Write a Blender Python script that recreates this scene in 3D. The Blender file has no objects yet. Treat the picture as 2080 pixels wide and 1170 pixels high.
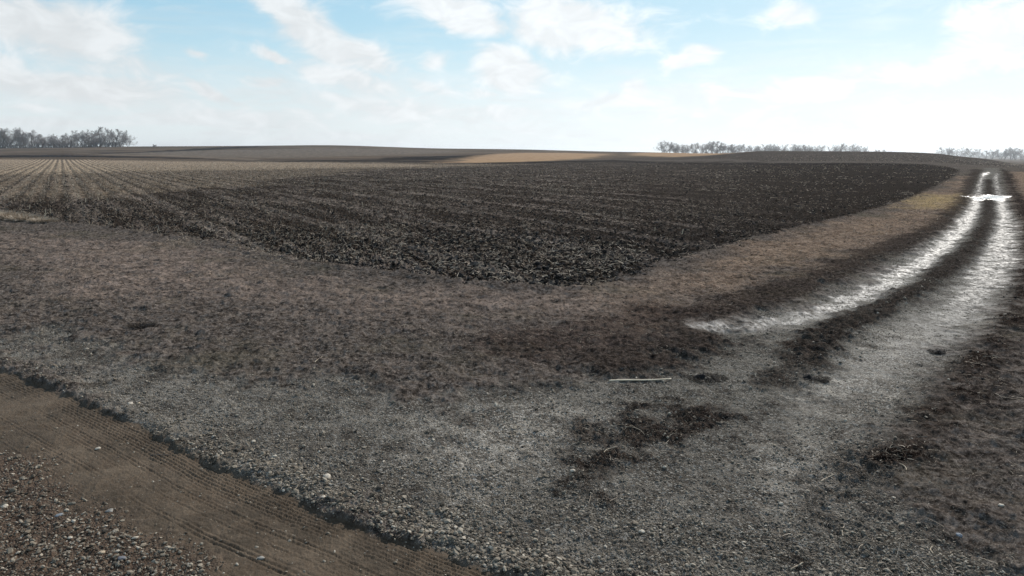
import bpy, math, random
import numpy as np
from mathutils import Vector, Matrix
PI = math.pi
rng = np.random.default_rng(7)
random.seed(7)
scene = bpy.context.scene
COL = scene.collection

# ------------------------------------------------------------------ camera, sky, sun, exposure
CAM_H = 3.2; F = 1405.0; CX, CY = 1040.0, 585.0; HZ = 312.0
TH = math.atan((CY - HZ) / F)                     # camera looks this much below the horizon
cd = bpy.data.cameras.new('camera'); cam = bpy.data.objects.new('camera', cd); COL.objects.link(cam)
cam.location = (0, 0, CAM_H); cam.rotation_euler = (PI / 2 - TH, 0, 0)
cd.sensor_width = 36; cd.lens = 36 * F / 2080; cd.clip_start = 0.05; cd.clip_end = 20000
scene.camera = cam
scene.view_settings.view_transform = 'Standard'; scene.view_settings.look = 'None'
scene.view_settings.gamma = 1; scene.view_settings.exposure = 0.0

SUN_AZ = math.radians(34); SUN_EL = math.radians(33)   # azimuth to the right of the view direction (+Y)
sun_dir = Vector((math.sin(SUN_AZ) * math.cos(SUN_EL), math.cos(SUN_AZ) * math.cos(SUN_EL), math.sin(SUN_EL)))
sl = bpy.data.lights.new('sun', 'SUN'); sl.energy = 5.0; sl.angle = math.radians(0.5); sl.color = (1, .94, .86)
so = bpy.data.objects.new('sun', sl); COL.objects.link(so)
so.rotation_euler = (-sun_dir).to_track_quat('-Z', 'Y').to_euler()

def pix_dir(px, py):
    a = (np.asarray(px, float) - CX) / F; b = (CY - np.asarray(py, float)) / F
    x = a; y = math.cos(TH) + b * math.sin(TH); z = -math.sin(TH) + b * math.cos(TH)
    return x, y, z

class NT:                                           # small node-tree writer
    def __init__(s, tree): s.t = tree; s.n = tree.nodes; s.l = tree.links
    def node(s, kind, **kw):
        n = s.n.new(kind)
        for k, v in kw.items(): setattr(n, k, v)
        return n
    def put(s, sock, v):
        if isinstance(v, bpy.types.NodeSocket): s.l.new(v, sock)
        elif v is not None: sock.default_value = v
    def m(s, op, a, b=None, c=None, clamp=False):
        n = s.node('ShaderNodeMath', operation=op, use_clamp=clamp)
        s.put(n.inputs[0], a)
        if b is not None: s.put(n.inputs[1], b)
        if c is not None: s.put(n.inputs[2], c)
        return n.outputs[0]
    def vm(s, op, a, b=None, sc=None):
        n = s.node('ShaderNodeVectorMath', operation=op); s.put(n.inputs[0], a)
        if b is not None: s.put(n.inputs[1], b)
        if sc is not None: s.put(n.inputs[3], sc)
        return n.outputs[1] if op in ('DOT_PRODUCT', 'LENGTH', 'DISTANCE') else n.outputs[0]
    def mix(s, f, a, b, mode='MIX'):
        n = s.node('ShaderNodeMix', data_type='RGBA', blend_type=mode); n.clamp_factor = True
        s.put(n.inputs[0], f); s.put(n.inputs[6], a if isinstance(a, bpy.types.NodeSocket) else (*a, 1)); s.put(n.inputs[7], b if isinstance(b, bpy.types.NodeSocket) else (*b, 1))
        return n.outputs[2]
    def rng(s, v, a, b, c=0, d=1, smooth=True):
        n = s.node('ShaderNodeMapRange', interpolation_type='SMOOTHSTEP' if smooth else 'LINEAR'); n.clamp = True
        s.put(n.inputs[0], v); s.put(n.inputs[1], a); s.put(n.inputs[2], b); s.put(n.inputs[3], c); s.put(n.inputs[4], d)
        return n.outputs[0]
    def noise(s, vec, scale, detail=4, rough=.55, dist=0):
        n = s.node('ShaderNodeTexNoise'); s.put(n.inputs['Vector'], vec); n.inputs['Scale'].default_value = scale
        n.inputs['Detail'].default_value = detail; n.inputs['Roughness'].default_value = rough; n.inputs['Distortion'].default_value = dist
        return n.outputs[0]
    def voro(s, vec, scale, feature='F1', out=0, rnd=1):
        n = s.node('ShaderNodeTexVoronoi', feature=feature); s.put(n.inputs['Vector'], vec); n.inputs['Scale'].default_value = scale
        n.inputs['Randomness'].default_value = rnd
        return n.outputs[out]
    def sep(s, v): n = s.node('ShaderNodeSeparateXYZ'); s.put(n.inputs[0], v); return n.outputs
    def comb(s, x, y, z):
        n = s.node('ShaderNodeCombineXYZ')
        for i, v in enumerate((x, y, z)): s.put(n.inputs[i], v)
        return n.outputs[0]

world = bpy.data.worlds.new('World'); scene.world = world; world.use_nodes = True
W = NT(world.node_tree); W.n.clear()
sky = W.node('ShaderNodeTexSky', sky_type='NISHITA'); sky.sun_disc = False
sky.sun_elevation = SUN_EL; sky.sun_rotation = SUN_AZ; sky.altitude = 300; sky.air_density = 1.0; sky.dust_density = .4; sky.ozone_density = 1.5
tc = W.node('ShaderNodeTexCoord'); D = tc.outputs['Generated']
dx, dy, dz = W.sep(D)
az = W.m('MULTIPLY', W.m('ARCTAN2', dx, dy), 180 / PI)
el = W.m('MULTIPLY', W.m('ARCSINE', dz), 180 / PI)
base = W.comb(az, W.m('MULTIPLY', el, 1.9), 0.0)
wn = W.node('ShaderNodeTexNoise'); W.put(wn.inputs['Vector'], base); wn.inputs['Scale'].default_value = .16; wn.inputs['Detail'].default_value = 3
warp = W.vm('SCALE', W.vm('SUBTRACT', wn.outputs[1], (.5, .5, .5)), sc=3.2)
pos = W.vm('ADD', W.comb(az, el, 0.0), warp)
pxx, pyy, _ = W.sep(pos)
#  clouds: centre x, y, radius x, y (photo pixels, turned into azimuth and elevation), tilt, weight
clouds = [(250, 130, 150, 50, -14, .6), (480, 230, 240, 22, -3, .6), (1000, 235, 260, 16, 0, .6), (1400, 235, 200, 16, 0, .6), (90, 45, 175, 70, -8, 1.0), (215, 85, 60, 40, -20, .6), (130, 170, 260, 40, -6, .95), (430, 235, 200, 18, -4, .6), (800, 225, 200, 22, -6, .7), (330, 185, 60, 22, -14, .6), (430, 185, 80, 17, -16, .8), (60, 215, 80, 16, 0, .5),
          (610, 40, 120, 42, -28, .95), (710, 105, 110, 34, -18, .95), (560, 103, 42, 11, -20, .9), (395, 108, 20, 10, -20, .6), (560, 168, 60, 14, -12, .7),
          (720, 165, 130, 40, -16, .75), (860, 185, 80, 24, -8, .6), (940, 22, 120, 34, -14, 1.0), (885, 118, 36, 22, 0, .6), (1160, 50, 135, 45, -2, 1.25), (1265, 70, 40, 28, 0, .7),
          (1035, 145, 72, 40, -12, 1.1), (985, 190, 50, 12, 0, .6), (1400, 115, 48, 17, 2, 1.2), (1290, 175, 42, 25, 0, .85), (1240, 212, 100, 22, 5, .8), (1500, 195, 110, 22, 4, .8), (1610, 26, 58, 24, 0, .9),
          (1720, 160, 100, 34, 14, .85), (1640, 190, 90, 22, 0, .8), (2050, 60, 95, 62, 10, 1.2), (1960, 130, 115, 32, 8, 1.1), (1900, 218, 85, 12, 4, .8), (640, 205, 260, 18, -4, .5), (-200, 120, 120, 60, 0, .9), (2300, 120, 150, 60, 0, 1)]
SKY_TINT = (.68, 1.02, 1.20)
acc = None
for (cx, cy, rx, ry, tilt, wgt) in clouds:
    x, y, z = pix_dir(cx, cy); L = math.sqrt(x * x + y * y + z * z)
    a0 = math.degrees(math.atan2(x, y)); e0 = math.degrees(math.asin(z / L)); k = math.degrees(1 / F) * (L > 0) * (math.cos(math.radians(a0)) ** 1.5)
    t = math.radians(tilt)
    ax = W.m('SUBTRACT', pxx, a0); ey = W.m('SUBTRACT', pyy, e0)
    p = W.m('ADD', W.m('MULTIPLY', ax, math.cos(t) / (rx * k)), W.m('MULTIPLY', ey, math.sin(t) / (rx * k)))
    q = W.m('ADD', W.m('MULTIPLY', ax, -math.sin(t) / (ry * k)), W.m('MULTIPLY', ey, math.cos(t) / (ry * k)))
    r2 = W.m('ADD', W.m('MULTIPLY', p, p), W.m('MULTIPLY', q, q))
    g = W.m('MULTIPLY', W.m('EXPONENT', W.m('MULTIPLY', r2, -.9)), wgt * 1.08)
    acc = g if acc is None else W.m('MAXIMUM', acc, g)
n1 = W.noise(base, .30, 9, .6, .6)
n2 = W.noise(W.vm('MULTIPLY', base, (.35, 1.3, 1)), .28, 7, .6, .4)
# low streaks towards the horizon
low = W.m('MULTIPLY', W.rng(el, 9.5, 1.5), W.rng(n2, .38, .66))
dens = W.m('ADD', acc, W.m('MULTIPLY', W.m('SUBTRACT', n1, .5), 1.5))
cl = W.rng(dens, .04, .86)
high = W.m('MULTIPLY', W.rng(n2, .42, .8), W.rng(el, 13, 24, .45, 1.5))  # cloud thickens above the frame, added unseen to whiten the ambient light
cl = W.m('MAXIMUM', cl, W.m('MAXIMUM', W.m('MULTIPLY', low, .9), high))
cl = W.m('MULTIPLY', cl, .95)
sund = W.vm('DOT_PRODUCT', D, tuple(sun_dir))
glow = W.rng(sund, .55, 1.0, 0, 1, False)
CLV = 9.5
shade = W.m('MULTIPLY', W.rng(n1, .35, .7, .90, 1.06), W.m('ADD', .93, W.m('MULTIPLY', glow, .32)))
ccol = W.vm('SCALE', (CLV * .93, CLV * .965, CLV * .985), sc=shade)
skn = W.vm('MULTIPLY', sky.outputs[0], SKY_TINT)
skyc = W.vm('DIVIDE', skn, W.vm('ADD', W.vm('MULTIPLY', skn, (1 / 14, 1 / 14, 1 / 14)), (.38, .38, .38)))
hz = W.rng(el, 10, .5)
skyh = W.mix(W.m('MULTIPLY', hz, .82), skyc, W.vm('SCALE', (CLV * .90, CLV * .95, CLV * .98), sc=W.m('ADD', .97, W.m('MULTIPLY', glow, .30))))
fin = W.mix(cl, skyh, ccol)
bg = W.node('ShaderNodeBackground'); W.put(bg.inputs[0], fin); bg.inputs[1].default_value = 0.1
wo = W.node('ShaderNodeOutputWorld'); W.l.new(bg.outputs[0], wo.inputs[0])

# ------------------------------------------------------------------ helpers
def tag(o, label=None, cat=None, group=None, kind=None):
    for k, v in (('label', label), ('category', cat), ('group', group), ('kind', kind)):
        if v: o[k] = v
    return o
def hash2(ix, iy, seed):
    h = (ix.astype(np.int64) * 374761393 + iy.astype(np.int64) * 668265263 + seed * 1442695041) & 0xffffffff
    h = ((h ^ (h >> 13)) * 1274126177) & 0xffffffff
    return (h ^ (h >> 16)) & 0xffffffff
def perlin(x, y, seed=0):
    xi = np.floor(x); yi = np.floor(y); fx = (x - xi).astype(np.float32); fy = (y - yi).astype(np.float32)
    xi = xi.astype(np.int64); yi = yi.astype(np.int64)
    u = fx * fx * fx * (fx * (fx * 6 - 15) + 10); v = fy * fy * fy * (fy * (fy * 6 - 15) + 10)
    def g(ix, iy, ax, ay):
        a = hash2(ix, iy, seed).astype(np.float32) * np.float32(2 * PI / 4294967296.0)
        return np.cos(a) * ax + np.sin(a) * ay
    a = g(xi, yi, fx, fy); b = g(xi + 1, yi, fx - 1, fy); c = g(xi, yi + 1, fx, fy - 1); d = g(xi + 1, yi + 1, fx - 1, fy - 1)
    return ((a + (b - a) * u) * (1 - v) + (c + (d - c) * u) * v) * 1.5
def fbm(x, y, f, oct=4, seed=0, gain=.5, cell=None):
    s = 0; a = 1.0
    for o in range(oct):
        n = perlin(x * f, y * f, seed + o * 17)
        if cell is not None: n = n * np.clip(1.3 / (f * cell) - .6, 0, 1)
        s = s + a * n; a *= gain; f *= 2.03
    return s
def ss(a, b, v):
    t = np.clip((v - a) / (b - a), 0, 1); return t * t * (3 - 2 * t)

# ------------------------------------------------------------------ the lie of the land
YK = [0, 20, 40, 60, 100, 130, 160, 250, 450, 700, 1100, 2500, 6000]
flat = [388, 358, 347, 341, 330]
colsT = {
 -600: [388, 358, 347, 341, 330, 320, 303, 304, 307, 309],
 -300: [388, 358, 347, 341, 330, 319, 302, 304, 307, 309],
 0:    [388, 358, 347, 341, 330, 317, 300.5, 302, 306, 309],
 300:  [388, 358, 347, 341, 330, 315, 297.5, 300, 306, 309],
 500:  [388, 358, 347, 340, 329, 313, 296.5, 299, 306, 309],
 650:  [388, 358, 347, 340, 328, 311, 295, 298, 306, 309],
 900:  [388, 358, 347, 340, 329, 314, 302, 302.5, 306, 309],
 1040: [388, 357, 346, 339, 328, 313, 303.5, 304, 307, 309],
 1200: [388, 356, 345, 338, 326, 313, 307.5, 307.5, 309, 311],
 1350: [388, 355, 344, 337, 324, 312, 310, 312, 314, 313],
 1560: [387, 350, 336, 328, 307, 311, 317, 320, 318, 315],
 1800: [386, 347, 334, 325, 308.5, 314, 320, 322, 320, 316],
 1900: [386, 346, 335, 325, 312, 318, 323, 323, 321, 316],
 1950: [386, 346, 336, 327, 318, 322, 325, 324, 322, 317],
 2000: [386, 347, 337, 330, 323, 325, 326, 324, 321, 317],
 2080: [387, 348, 340, 336, 334, 334, 330, 326, 321, 317],
 2400: [388, 354, 345, 340, 336, 332, 328, 325, 321, 317]}
def slope_of(py): return math.tan(math.atan((CY - py) / F) - TH)
cx_ = np.array(sorted(colsT)); LY = np.linspace(math.log(30), math.log(6000), 400)
def pchip(x, y, xi):
    h = np.diff(x); d = np.diff(y) / h; m = np.zeros(len(x))
    for i in range(1, len(x) - 1):
        if d[i - 1] * d[i] > 0: m[i] = 2 * d[i - 1] * d[i] / (d[i - 1] + d[i])
    m[0] = 0; m[-1] = d[-1]
    k = np.clip(np.searchsorted(x, xi) - 1, 0, len(x) - 2); t = (xi - x[k]) / h[k]
    return (y[k] * (1 + 2 * t) * (1 - t) ** 2 + m[k] * h[k] * t * (1 - t) ** 2 + y[k + 1] * t * t * (3 - 2 * t) + m[k + 1] * h[k] * t * t * (t - 1))
tab = []
for c in cx_:
    Y = [30, 40]; Z = [0, 0]
    for yk, py in zip(YK[3:], colsT[c]):
        Y.append(yk); Z.append(CAM_H + yk * slope_of(py))
    tab.append(pchip(np.log(np.array(Y, float)), np.array(Z), LY))
tab = np.array(tab)
ui = np.linspace(-1.3, 1.1, 300)
cu = (cx_ - CX) / F * math.cos(TH)
tabu = np.array([pchip(cu, tab[:, j], np.clip(ui, cu[0], cu[-1])) for j in range(len(LY))])     # [LY, u]
def macro(X, Y):
    Ys = np.maximum(Y, 1e-3); a = np.clip((np.log(Ys) - LY[0]) / (LY[1] - LY[0]), 0, len(LY) - 1.001)
    b = np.clip((np.clip(X / np.maximum(Ys, 20), -1.3, 1.1) - ui[0]) / (ui[1] - ui[0]), 0, len(ui) - 1.001)
    i = a.astype(int); j = b.astype(int); fa = a - i; fb = b - j
    return (tabu[i, j] * (1 - fa) + tabu[i + 1, j] * fa) * (1 - fb) + (tabu[i, j + 1] * (1 - fa) + tabu[i + 1, j + 1] * fa) * fb
YS = np.exp(np.linspace(math.log(2), math.log(5500), 3000))
def at(px, py):                                     # where the ground of the photo's pixel lies
    x, y, z = pix_dir(px, py); zz = CAM_H + YS * (z / y) - macro(YS * (x / y), YS)
    k = np.where(zz <= 0)[0]; i = k[0] if len(k) else len(YS) - 1
    if i > 0 and len(k):
        t = zz[i - 1] / (zz[i - 1] - zz[i] + 1e-9); Yv = YS[i - 1] + t * (YS[i] - YS[i - 1])
    else: Yv = YS[i]
    return (Yv * x / y, Yv)
def poly(pts): return np.array([at(*p) for p in pts])

P_field = poly([(-700, 405), (-300, 415), (0, 428), (60, 440), (110, 452), (250, 466), (330, 480), (400, 486), (520, 512), (640, 535), (740, 550), (850, 560), (960, 574), (1080, 584), (1180, 588), (1260, 572), (1310, 553), (1400, 521), (1500, 494), (1600, 468), (1700, 446), (1800, 420), (1850, 404), (1900, 380), (1940, 359), (1950, 347), (1925, 339), (1880, 334.5), (1800, 332.5), (1560, 332.5), (1400, 331), (1250, 326), (1100, 329), (950, 331), (800, 328), (650, 329), (520, 328), (260, 325), (0, 323), (-300, 322), (-700, 322)])
P_stub = poly([(-700, 322), (-300, 322), (0, 323), (260, 325), (520, 328.5), (760, 331), (1000, 335), (800, 341), (620, 344), (450, 347), (300, 349), (150, 352), (0, 356), (-300, 362), (-700, 365)])
P_stub2 = poly([(-700, 362), (0, 350), (300, 346), (620, 341), (760, 345), (600, 362), (450, 380), (300, 400), (150, 405), (0, 400), (-300, 400), (-700, 395)])
P_dark3 = poly([(190, 311.5), (330, 306.5), (520, 296.5), (540, 298.5), (345, 309.5), (200, 313)])
P_dark4 = poly([(560, 327), (800, 324.5), (950, 327.5), (1040, 328.5), (1250, 324.8), (1400, 329), (1560, 331.5), (1850, 332.5), (1850, 336), (1560, 334.8), (1250, 328.6), (1040, 332), (800, 328.6), (560, 329.5)])
P_tan3 = poly([(215, 313.6), (350, 315.6), (520, 323.5), (520, 325.5), (350, 317.4), (215, 315)])
P_res = poly([(540, 484), (640, 464), (800, 455), (1000, 478), (1180, 488), (1310, 495), (1290, 545), (1180, 572), (1080, 577), (850, 552), (700, 538), (560, 512)])
P_tan1 = poly([(900, 331), (950, 321), (985, 315), (1010, 312.5), (1060, 310.5), (1150, 310.5), (1240, 312.5), (1222, 317), (1190, 322), (1110, 327), (1000, 330)])
P_tan2 = poly([(1280, 312.5), (1430, 311), (1490, 311.5), (1410, 317), (1360, 319), (1290, 316)])
P_dark1 = poly([(720, 326.5), (800, 319), (870, 317), (960, 315), (1000, 312), (950, 321), (900, 325.5), (830, 325)])
P_dark2 = poly([(-400, 320), (-400, 315), (0, 315.5), (130, 314.5), (250, 317), (400, 321), (520, 324), (520, 326.5), (350, 322), (200, 319.5), (0, 320)])
P_grey = poly([(240, 312), (400, 306), (600, 302), (800, 303), (950, 306), (900, 310), (780, 316), (600, 321), (440, 320), (330, 315.5)])
P_hill = poly([(1240, 322), (1330, 320), (1420, 318), (1490, 311.5), (1560, 307.6), (1800, 309), (1900, 312.5), (1950, 318.5), (2000, 323.5), (2080, 334.5), (2200, 340), (2300, 345), (2080, 341), (2000, 336.5), (1950, 333.5), (1900, 330), (1800, 328), (1560, 328), (1400, 324), (1250, 323)])
P_gravel = poly([(-400, 620), (0, 680), (120, 690), (250, 712), (330, 735), (430, 760), (560, 790), (700, 800), (850, 792), (1000, 790), (1150, 778), (1290, 752), (1370, 728), (1450, 700), (1500, 680), (1560, 655), (1640, 625), (1760, 565), (1850, 505), (1900, 475), (1940, 445), (1965, 410), (1975, 385), (1985, 350), (2005, 341), (2035, 341), (2040, 370), (2052, 410), (2065, 450), (2055, 520), (2000, 640), (1935, 740), (1870, 830), (1830, 900), (1830, 1000), (1900, 1100), (2000, 1200), (2200, 1350), (1600, 1700), (900, 1700), (950, 1250), (1050, 1180), (950, 1150), (800, 1090), (600, 1010), (450, 950), (300, 875), (150, 800), (0, 745), (-400, 640)])
L_edge = poly([(-900, 520), (-400, 620), (-200, 678), (0, 745), (75, 772), (150, 802), (300, 874), (450, 950), (600, 1012), (800, 1086), (950, 1142), (1070, 1186), (1270, 1262), (1520, 1360), (1900, 1490)])   # where the loose gravel ends on the road
L_low = poly([(-900, 640), (-400, 740), (0, 903), (60, 925), (130, 965), (260, 1030), (330, 1085), (420, 1150), (520, 1230), (700, 1350), (900, 1500)])
RUT_L = poly([(2012, 350), (1999, 353), (1992, 372), (1989, 385), (1986, 400), (1978, 425), (1955, 460), (1915, 500), (1850, 545), (1790, 580), (1710, 620), (1600, 648), (1510, 664), (1440, 668)])
RUT_R = poly([(2026, 352), (2022, 362), (2024, 385), (2030, 402), (2037, 440), (2035, 480), (2022, 530), (1985, 590), (1930, 650), (1860, 705), (1780, 760), (1700, 800), (1560, 870)])
P_med = poly([(2010, 370), (2014, 405), (2016, 440), (2005, 480), (1975, 525), (1920, 565), (1850, 610), (1760, 650), (1700, 700), (1620, 790), (1560, 780), (1600, 720), (1660, 668), (1740, 630), (1830, 590), (1900, 545), (1950, 500), (1980, 465), (1995, 430), (2003, 400), (2005, 370)])
L_med = poly([(2008, 365), (2010, 405), (2009, 440), (1992, 480), (1955, 520), (1890, 570), (1800, 620), (1700, 668), (1650, 710), (1590, 780)])
P_rbank = poly([(2032, 342), (2042, 370), (2058, 410), (2075, 455), (2068, 520), (2020, 630), (1965, 720), (1890, 810), (1790, 900), (1760, 960), (1900, 960), (1960, 860), (2010, 760), (2080, 640), (2160, 500), (2110, 430), (2070, 390), (2050, 350)])
L_lbank = poly([(1985, 345), (1972, 380), (1962, 410), (1936, 440), (1885, 475), (1790, 515), (1700, 552), (1600, 592), (1500, 625), (1430, 648), (1430, 690), (1350, 715), (1260, 738)])
P_mudpatch = poly([(1150, 960), (1190, 915), (1290, 868), (1400, 828), (1490, 838), (1500, 858), (1440, 882), (1370, 900), (1330, 925), (1270, 950), (1190, 985)])
P_mossy = poly([(1620, 1000), (1700, 950), (1780, 900), (1850, 930), (1800, 990), (1700, 1050), (1640, 1080)])
P_red = poly([(1040, 770), (1200, 735), (1330, 690), (1440, 640), (1300, 620), (1100, 660), (960, 700)])
P_yel = poly([(1830, 408), (1870, 396), (1965, 396), (1955, 412), (1920, 428), (1850, 424)])
P_dry = poly([(-50, 475), (400, 500), (640, 560), (1000, 600), (1250, 590), (1450, 520), (1800, 430), (1960, 360), (1960, 430), (1780, 500), (1500, 590), (1200, 640), (700, 640), (200, 600)])
P_dry2 = poly([(2048, 350), (2200, 350), (2330, 640), (2140, 540), (2082, 440), (2062, 395)])
P_straw = poly([(350, 482), (520, 500), (660, 540), (600, 548), (480, 520), (340, 498)])
P_pud = poly([(1976, 400.5), (1988, 398), (2004, 397), (2022, 397), (2033, 398.3), (2037, 400.5), (2033, 404), (2024, 406.5), (2016, 403.5), (2004, 402.5), (1996, 404.5), (1988, 406), (1982, 402.5)])
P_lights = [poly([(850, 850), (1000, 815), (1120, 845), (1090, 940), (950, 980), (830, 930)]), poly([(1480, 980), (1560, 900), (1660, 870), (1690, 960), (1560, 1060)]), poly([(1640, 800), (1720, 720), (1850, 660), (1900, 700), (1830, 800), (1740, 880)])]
P_pud2 = poly([(1995, 354), (1999, 350.5), (2009, 349.5), (2008, 352.5), (2001, 355), (1997, 357)])
P_tyrelug = poly([(505, 455), (520, 443), (680, 443), (690, 452), (600, 458)])

def seg_dist(X, Y, P, closed):
    n = len(P); best = np.full(X.shape, 1e18); inside = np.zeros(X.shape, bool); sgn = None
    side = np.zeros(X.shape, np.float32)
    for i in range(n if closed else n - 1):
        ax, ay = P[i]; bx, by = P[(i + 1) % n]; ex, ey = bx - ax, by - ay; l2 = ex * ex + ey * ey + 1e-12
        t = np.clip(((X - ax) * ex + (Y - ay) * ey) / l2, 0, 1)
        d = (X - ax - t * ex) ** 2 + (Y - ay - t * ey) ** 2
        if not closed:
            cr = ex * (Y - ay) - ey * (X - ax); side = np.where(d < best, np.sign(cr), side)
        best = np.minimum(best, d)
        if closed:
            c = ((ay > Y) != (by > Y)) & (X < (bx - ax) * (Y - ay) / (by - ay + 1e-12) + ax); inside ^= c
    d = np.sqrt(best)
    return np.where(inside, d, -d) if closed else (d, side)
def sdp(X, Y, P): return seg_dist(X, Y, P, True)
def near(X, Y, P, pad, far=-1e3):
    a = P.min(0) - pad; b = P.max(0) + pad
    m = (X > a[0]) & (X < b[0]) & (Y > a[1]) & (Y < b[1]); out = np.full(X.shape, far)
    if m.any(): out[m] = sdp(X[m], Y[m], P)
    return out
ROW = np.array([-.64, 1.0]); ROW /= np.linalg.norm(ROW); ROWN = np.array([ROW[1], -ROW[0]])
def zones(X, Y):
    Z = {}; Yc = np.maximum(Y, 4)
    w1 = fbm(X, Y, .55, 4, 3) ; w2 = fbm(X, Y, 3.0, 4, 11); w3 = fbm(X, Y, .12, 3, 21)
    far = np.clip(Yc / 60, .12, 10)
    s = near(X, Y, P_field, 5)
    Z['field'] = ss(-.12, .12, s / (1 + 0 * far) + w2 * .5 + w1 * .35)
    Z['sfield'] = s
    s = near(X, Y, P_stub, 60)
    Z['stub'] = ss(-1.2, 1.6, s / 12 + w1 * .5 + w3 * .9 + w2 * .35) * Z['field']
    Z['stub2'] = ss(-1.2, 1.5, near(X, Y, P_stub2, 30) / 3 + w1 * .6 + w3 * 1.2 + w2 * .3) * Z['field'] * .28
    Z['stub'] = np.maximum(Z['stub'], Z['stub2'])
    for nm, P, sc in (('tan1', P_tan1, 7), ('tan2', P_tan2, 6), ('dark1', P_dark1, 8), ('dark2', P_dark2, 8), ('dark3', P_dark3, 10), ('dark4', P_dark4, 5), ('tan3', P_tan3, 8), ('grey', P_grey, 12)):
        Z[nm] = ss(-1, 1, near(X, Y, P, 80) / sc + w3 * 1.0)
    Z['dark2'] = np.maximum(Z['dark2'], np.maximum(Z['dark3'], Z['dark4'] * .8)) * (1 - Z['tan3'])
    Z['res'] = ss(-.4, .6, near(X, Y, P_res, 4) + w1 * .8)
    Z['hill'] = ss(-.5, .5, near(X, Y, P_hill, 10) + w1 * .8)
    sg = near(X, Y, P_gravel, 4)
    lipd, lips = seg_dist(X, Y, L_lbank, False)
    Z['gravel'] = ss(-.55, .55, sg + w1 * .8 + w2 * .5)
    dE, sE = seg_dist(X, Y, L_edge, False); dE = -dE * sE                 # > 0 on the road side
    Z['dE0'] = dE + fbm(X, Y, .25, 2, 77) * .05
    dE = dE + w1 * .085 + w2 * .055
    Z['dE'] = dE
    dB, sB = seg_dist(X, Y, L_low, False); dB = -dB * sB + w1 * .22 + w2 * .12
    Z['dB'] = dB
    Z['coarse'] = ss(-.12, .3, dB)
    Z['road'] = ss(-.02, .05, dE)
    dl, _ = seg_dist(X, Y, RUT_L, False); dr, _ = seg_dist(X, Y, RUT_R, False)
    # the ruts run out towards the road
    wl = np.interp(Yc, [10, 12, 16, 25, 45, 100], [.0, .5, .75, .60, .44, .34]); wr = np.interp(Yc, [7, 9, 13, 20, 45, 100], [.05, .55, .85, .75, .45, .22])
    Z['rutL'] = ss(1.25, .45, dl / (wl + .01) + w1 * .3 + w2 * .4); Z['rutR'] = ss(1.25, .45, dr / (wr + .01) + w1 * .3 + w2 * .4)
    Z['rutS'] = np.maximum(ss(1.5, .4, dl / (wl + .01)), ss(1.5, .4, dr / (wr + .01)))
    dm, _ = seg_dist(X, Y, L_med, False)
    Z['med'] = ss(.55, .15, dm + w2 * .2 + w1 * .22) * ss(7.5, 11, Yc)
    Z['rbank'] = ss(-.3, .45, near(X, Y, P_rbank, 4) + w1 * .6 + w2 * .3)
    Z['lbank'] = ss(1.0, .25, lipd + w1 * .4 + w2 * .25)
    Z['red'] = np.maximum(ss(-.5, .6, near(X, Y, P_red, 4) + w1 * .8 + w2 * .3), .8 * Z['rbank'])
    Z['mudp'] = ss(-.35, .45, near(X, Y, P_mudpatch, 3) + w1 * .5 + w2 * .55)
    Z['moss'] = ss(-.3, .4, near(X, Y, P_mossy, 3) + w1 * .5 + w2 * .3)
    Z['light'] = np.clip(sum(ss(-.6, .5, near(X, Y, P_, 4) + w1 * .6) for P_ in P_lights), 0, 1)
    Z['yel'] = ss(-2, 3, near(X, Y, P_yel, 20) + w1 * 1.5)
    Z['dry'] = ss(-1.5, 1.5, near(X, Y, P_dry, 20) + w1 * 1.2 + w3)
    Z['dry'] = np.maximum(Z['dry'], ss(-1, 1, near(X, Y, P_dry2, 8) + w1))
    Z['straw'] = ss(-.3, .6, near(X, Y, P_straw, 5) + w1 * 1.0)
    Z['pud'] = np.maximum(ss(-.5, .1, near(X, Y, P_pud, 10) + w1 * .7 + w2 * .5), ss(-.6, .4, near(X, Y, P_pud2, 10) + w2 * .8 - .5))
    Z['lug'] = ss(-.1, .2, near(X, Y, P_tyrelug, 3))
    Z['w1'] = w1; Z['w2'] = w2; Z['w3'] = w3
    g = Z['gravel'] * (1 - Z['road'])
    Z['g'] = g
    Z['grass'] = np.clip(1 - Z['field'] - Z['gravel'] - Z['road'] - Z['coarse'], 0, 1) * (1 - np.clip(Z['hill'] + Z['tan1'] + Z['tan2'] + Z['grey'] + Z['dark1'] + Z['dark2'], 0, 1))
    return Z
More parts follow.
